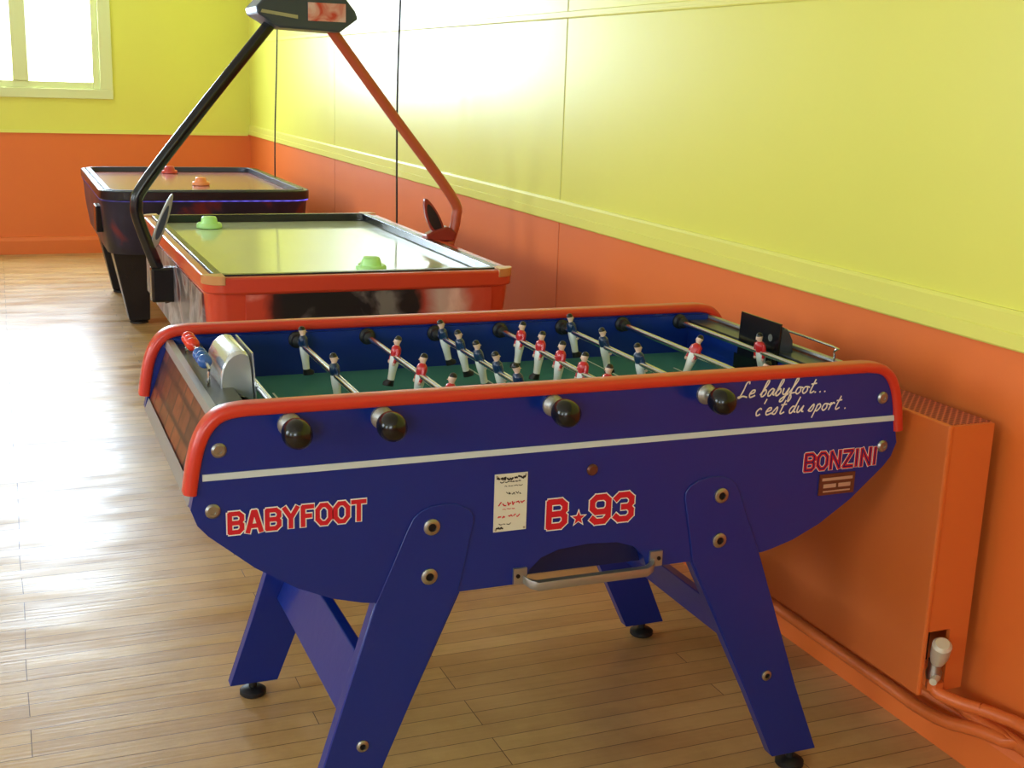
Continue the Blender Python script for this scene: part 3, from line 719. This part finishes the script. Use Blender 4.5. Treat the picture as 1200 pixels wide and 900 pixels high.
t2, w2, l2 = air_table((1.04, 7.62, 0), 1.12, 1.72, .76, 'dark air hockey table with blue light strip near the far wall', dict(surf=M['ah2_surface'], rail=M['ah_dark'], inner=M['darkgrey'], body=M['ah2_side']), .14)
MB().ring(chamf(w2 - .003, l2 - .003, .138), chamf(w2 - .015, l2 - .015, .13), .7045, .7093).build('light_strip', M['led'], t2, smooth=0)
for sx in (-1, 1):
    for sy in (-1, 1):
        cx, cy = sx * .36, sy * .52
        lg = MB().loft([[(cx + a * .055, cy + b_ * .055, .02) for a, b_ in ((-1, -1), (1, -1), (1, 1), (-1, 1))], [(cx + a * .10 + sx * .04, cy + b_ * .12, .44) for a, b_ in ((-1, -1), (1, -1), (1, 1), (-1, 1))]]).build('leg', M['ah_dark'], t2, smooth=0, bevel=.006)
        MB().lathe([(.05, 0), (.05, .012), (.02, .022)], (cx, cy, 0), 'z', 16).build('foot_pad', M['rubber'], lg)
MB().box(-w2 * .985 - .02, -w2 * .95, -.62, -.45, .52, .66).build('coin_box', M['black'], t2, smooth=0, bevel=.006)

def mallet(x, y, z, m, label):
    o = thing('mallet', label, 'mallet', (x, y, z))
    MB().lathe([(.044, 0), (.050, .003), (.050, .016), (.045, .022), (.036, .020)], (0, 0, 0), 'z', 28).build('base', m, o, smooth=50)
    MB().lathe([(.034, .0195), (.030, .040), (.026, .046), (.010, .048)], (0, 0, 0), 'z', 24).build('knob', m, o, smooth=50)
mallet(1.10, 3.86, AZ - .0275, M['mallet_green'], 'pale lime green mallet at the near right end of the red air hockey table')
mallet(0.77, 5.06, AZ - .0275, M['mallet_green'], 'pale lime green mallet at the far left corner of the red air hockey table')
mallet(1.09, 7.44, .7325, M['mallet_orange'], 'orange mallet in the middle of the dark air hockey table')
mallet(1.02, 8.30, .7325, M['mallet_red'], 'red mallet at the far end of the dark air hockey table')

# ------------------------------------------------------------------ radiator and pipes
RX0, RX1, RY0, RY1, RZ0, RZ1 = 1.695, 1.812, 1.83, 3.05, .178, .760
rd = thing('radiator', 'orange painted casing radiator on the orange wall beside the foosball table', 'radiator', (1.755, 2.44, RZ0))
def lx(x): return x - 1.755
def ly(y): return y - 2.44
def lz(z): return z - RZ0
b = MB().box(lx(RX0), lx(RX0 + .012), ly(RY0), ly(RY1), lz(RZ0), lz(RZ1))
b.build('front_plate', M['orange_metal'], rd, smooth=0, bevel=.004)
b = MB().prism_xz([(lx(RX0 + .0125), lz(RZ0 + .14)), (lx(RX0 + .070), lz(RZ0 + .14)), (lx(RX0 + .070), lz(RZ0)), (lx(RX1), lz(RZ0)), (lx(RX1), lz(RZ1 - .004)), (lx(RX0 + .0125), lz(RZ1 - .004))], ly(RY0 + .004), ly(RY0 + .014))
b.build('side_plate', M['orange_metal'], rd, smooth=0)
MB().box(lx(RX0 + .0125), lx(RX1), ly(RY1 - .014), ly(RY1 - .004), lz(RZ0), lz(RZ1 - .004)).build('side_plate', M['orange_metal'], rd, smooth=0, bevel=.002)
MB().box(lx(RX0 + .04), lx(RX1 - .01), ly(RY0 + .10), ly(RY1 - .03), lz(RZ0 + .02), lz(RZ1 - .03)).build('core', M['rubber'], rd, smooth=0)
MB().box(lx(RX0 + .0125), lx(RX1), ly(RY0 + .0145), ly(RY1 - .0145), lz(RZ1 - .012), lz(RZ1 - .003)).build('top_grille', M['grille'], rd, smooth=0)
for yy in (2.0, 2.9): MB().box(lx(RX1), lx(1.848), ly(yy), ly(yy + .03), lz(.30), lz(.60)).build('wall_bracket', M['orange_metal'], rd, smooth=0)
v = MB().tube([(lx(1.737), ly(1.830), lz(.250)), (lx(1.733), ly(1.822), lz(.268)), (lx(1.722), ly(1.806), lz(.300)), (lx(1.720), ly(1.803), lz(.306))], .016, 18, rs=[.014, .019, .020, .014]); v.build('valve', M['valve'], rd)
MB().lathe([(.015, -.022), (.017, -.008), (.014, .0), (.014, .02)], (lx(1.737), ly(1.836), lz(.232)), 'z', 12).build('valve_body', M['steel'], rd)
MB().tube([(lx(1.737), ly(1.826), lz(.218)), (lx(1.715), ly(1.812), lz(.216))], .008, 10).build('lockshield', M['valve'], rd)
pth = smooth_path([(1.738, 1.838, .212), (1.738, 1.834, .196), (1.742, 1.82, .182), (1.765, 1.78, .176), (1.785, 1.745, .177)], 5)
MB().tube([(lx(a), ly(b_), lz(c_)) for a, b_, c_ in pth], .0135, 12).build('valve_pipe', M['pipe'], rd)
MB().lathe([(.018, -.010), (.018, .010)], (lx(1.740), ly(1.834), lz(.196)), 'z', 6).build('pipe_nut', M['pipe'], rd)
def clips(p, ys, x, z):
    for yy in ys: MB().box(x - .016, 1.849, yy - .008, yy + .008, z - .017, z + .017).build('pipe_clip', M['pipe'], p, smooth=0, bevel=.003)
hp = tag(MB().tube(smooth_path([(1.786, 1.743, .177), (1.800, 1.70, .179), (1.810, 1.62, .182), (1.810, 1.2, .182), (1.810, -2.55, .182)], 5), .0135, 12).build('heating_pipe', M['pipe']),
    'upper orange heating pipe running from the radiator valve along the wall', 'pipe')
clips(hp, (1.1, -.6), 1.810, .182)
hp = tag(MB().tube(smooth_path([(1.795, 9.6, .088), (1.795, 3.2, .088), (1.79, 2.10, .090), (1.785, 1.93, .092), (1.78, 1.83, .106), (1.785, 1.75, .128), (1.80, 1.66, .138), (1.810, 1.5, .140), (1.810, -2.55, .140)], 5), .0145, 12).build('heating_pipe', M['pipe']),
    'lower orange heating pipe passing under the radiator along the baseboard', 'pipe')
clips(hp, (1.05, -.7), 1.810, .140); clips(hp, (3.3, 6.0, 8.8), 1.795, .088)

# ------------------------------------------------------------------ hanging cables
tag(MB().tube(smooth_path([(1.69, 5.5, 2.8), (1.70, 5.5, 2.0), (1.685, 5.5, 1.3), (1.69, 5.5, .6), (1.685, 5.48, .02), (1.6, 5.4, .006)], 6), .0045, 8).build('hanging_cable', M['cable']), 'long black cable hanging from the ceiling behind the red arch tube', 'cable')
tag(MB().tube(smooth_path([(1.650, 7.9, 2.8), (1.655, 7.9, 2.2), (1.640, 7.9, 1.5), (1.622, 7.9, 1.0), (1.620, 7.9, .6), (1.63, 7.9, .02), (1.68, 7.95, .006)], 6), .0045, 8).build('hanging_cable', M['cable']), 'thin black cable hanging just right of the dark air hockey table', 'cable')

# ------------------------------------------------------------------ camera
cam = bpy.data.cameras.new('camera'); co = bpy.data.objects.new('camera', cam); C.objects.link(co)
F = 1450.0
vy = Vector((-610, -377, F)).normalized(); vx = Vector((3592, -235, F)).normalized()
vx = (vx - vy * vx.dot(vy)).normalized(); vz = vx.cross(vy)
R = Matrix(((vx.x, -vx.y, -vx.z), (vy.x, -vy.y, -vy.z), (vz.x, -vz.y, -vz.z)))
co.matrix_world = Matrix.Translation((0, 0, 1.39)) @ R.to_4x4()
cam.sensor_width = 36; cam.lens = 36 * F / 1200; cam.clip_start = .02
bpy.context.scene.camera = co
bpy.context.scene.view_settings.view_transform = 'Standard'
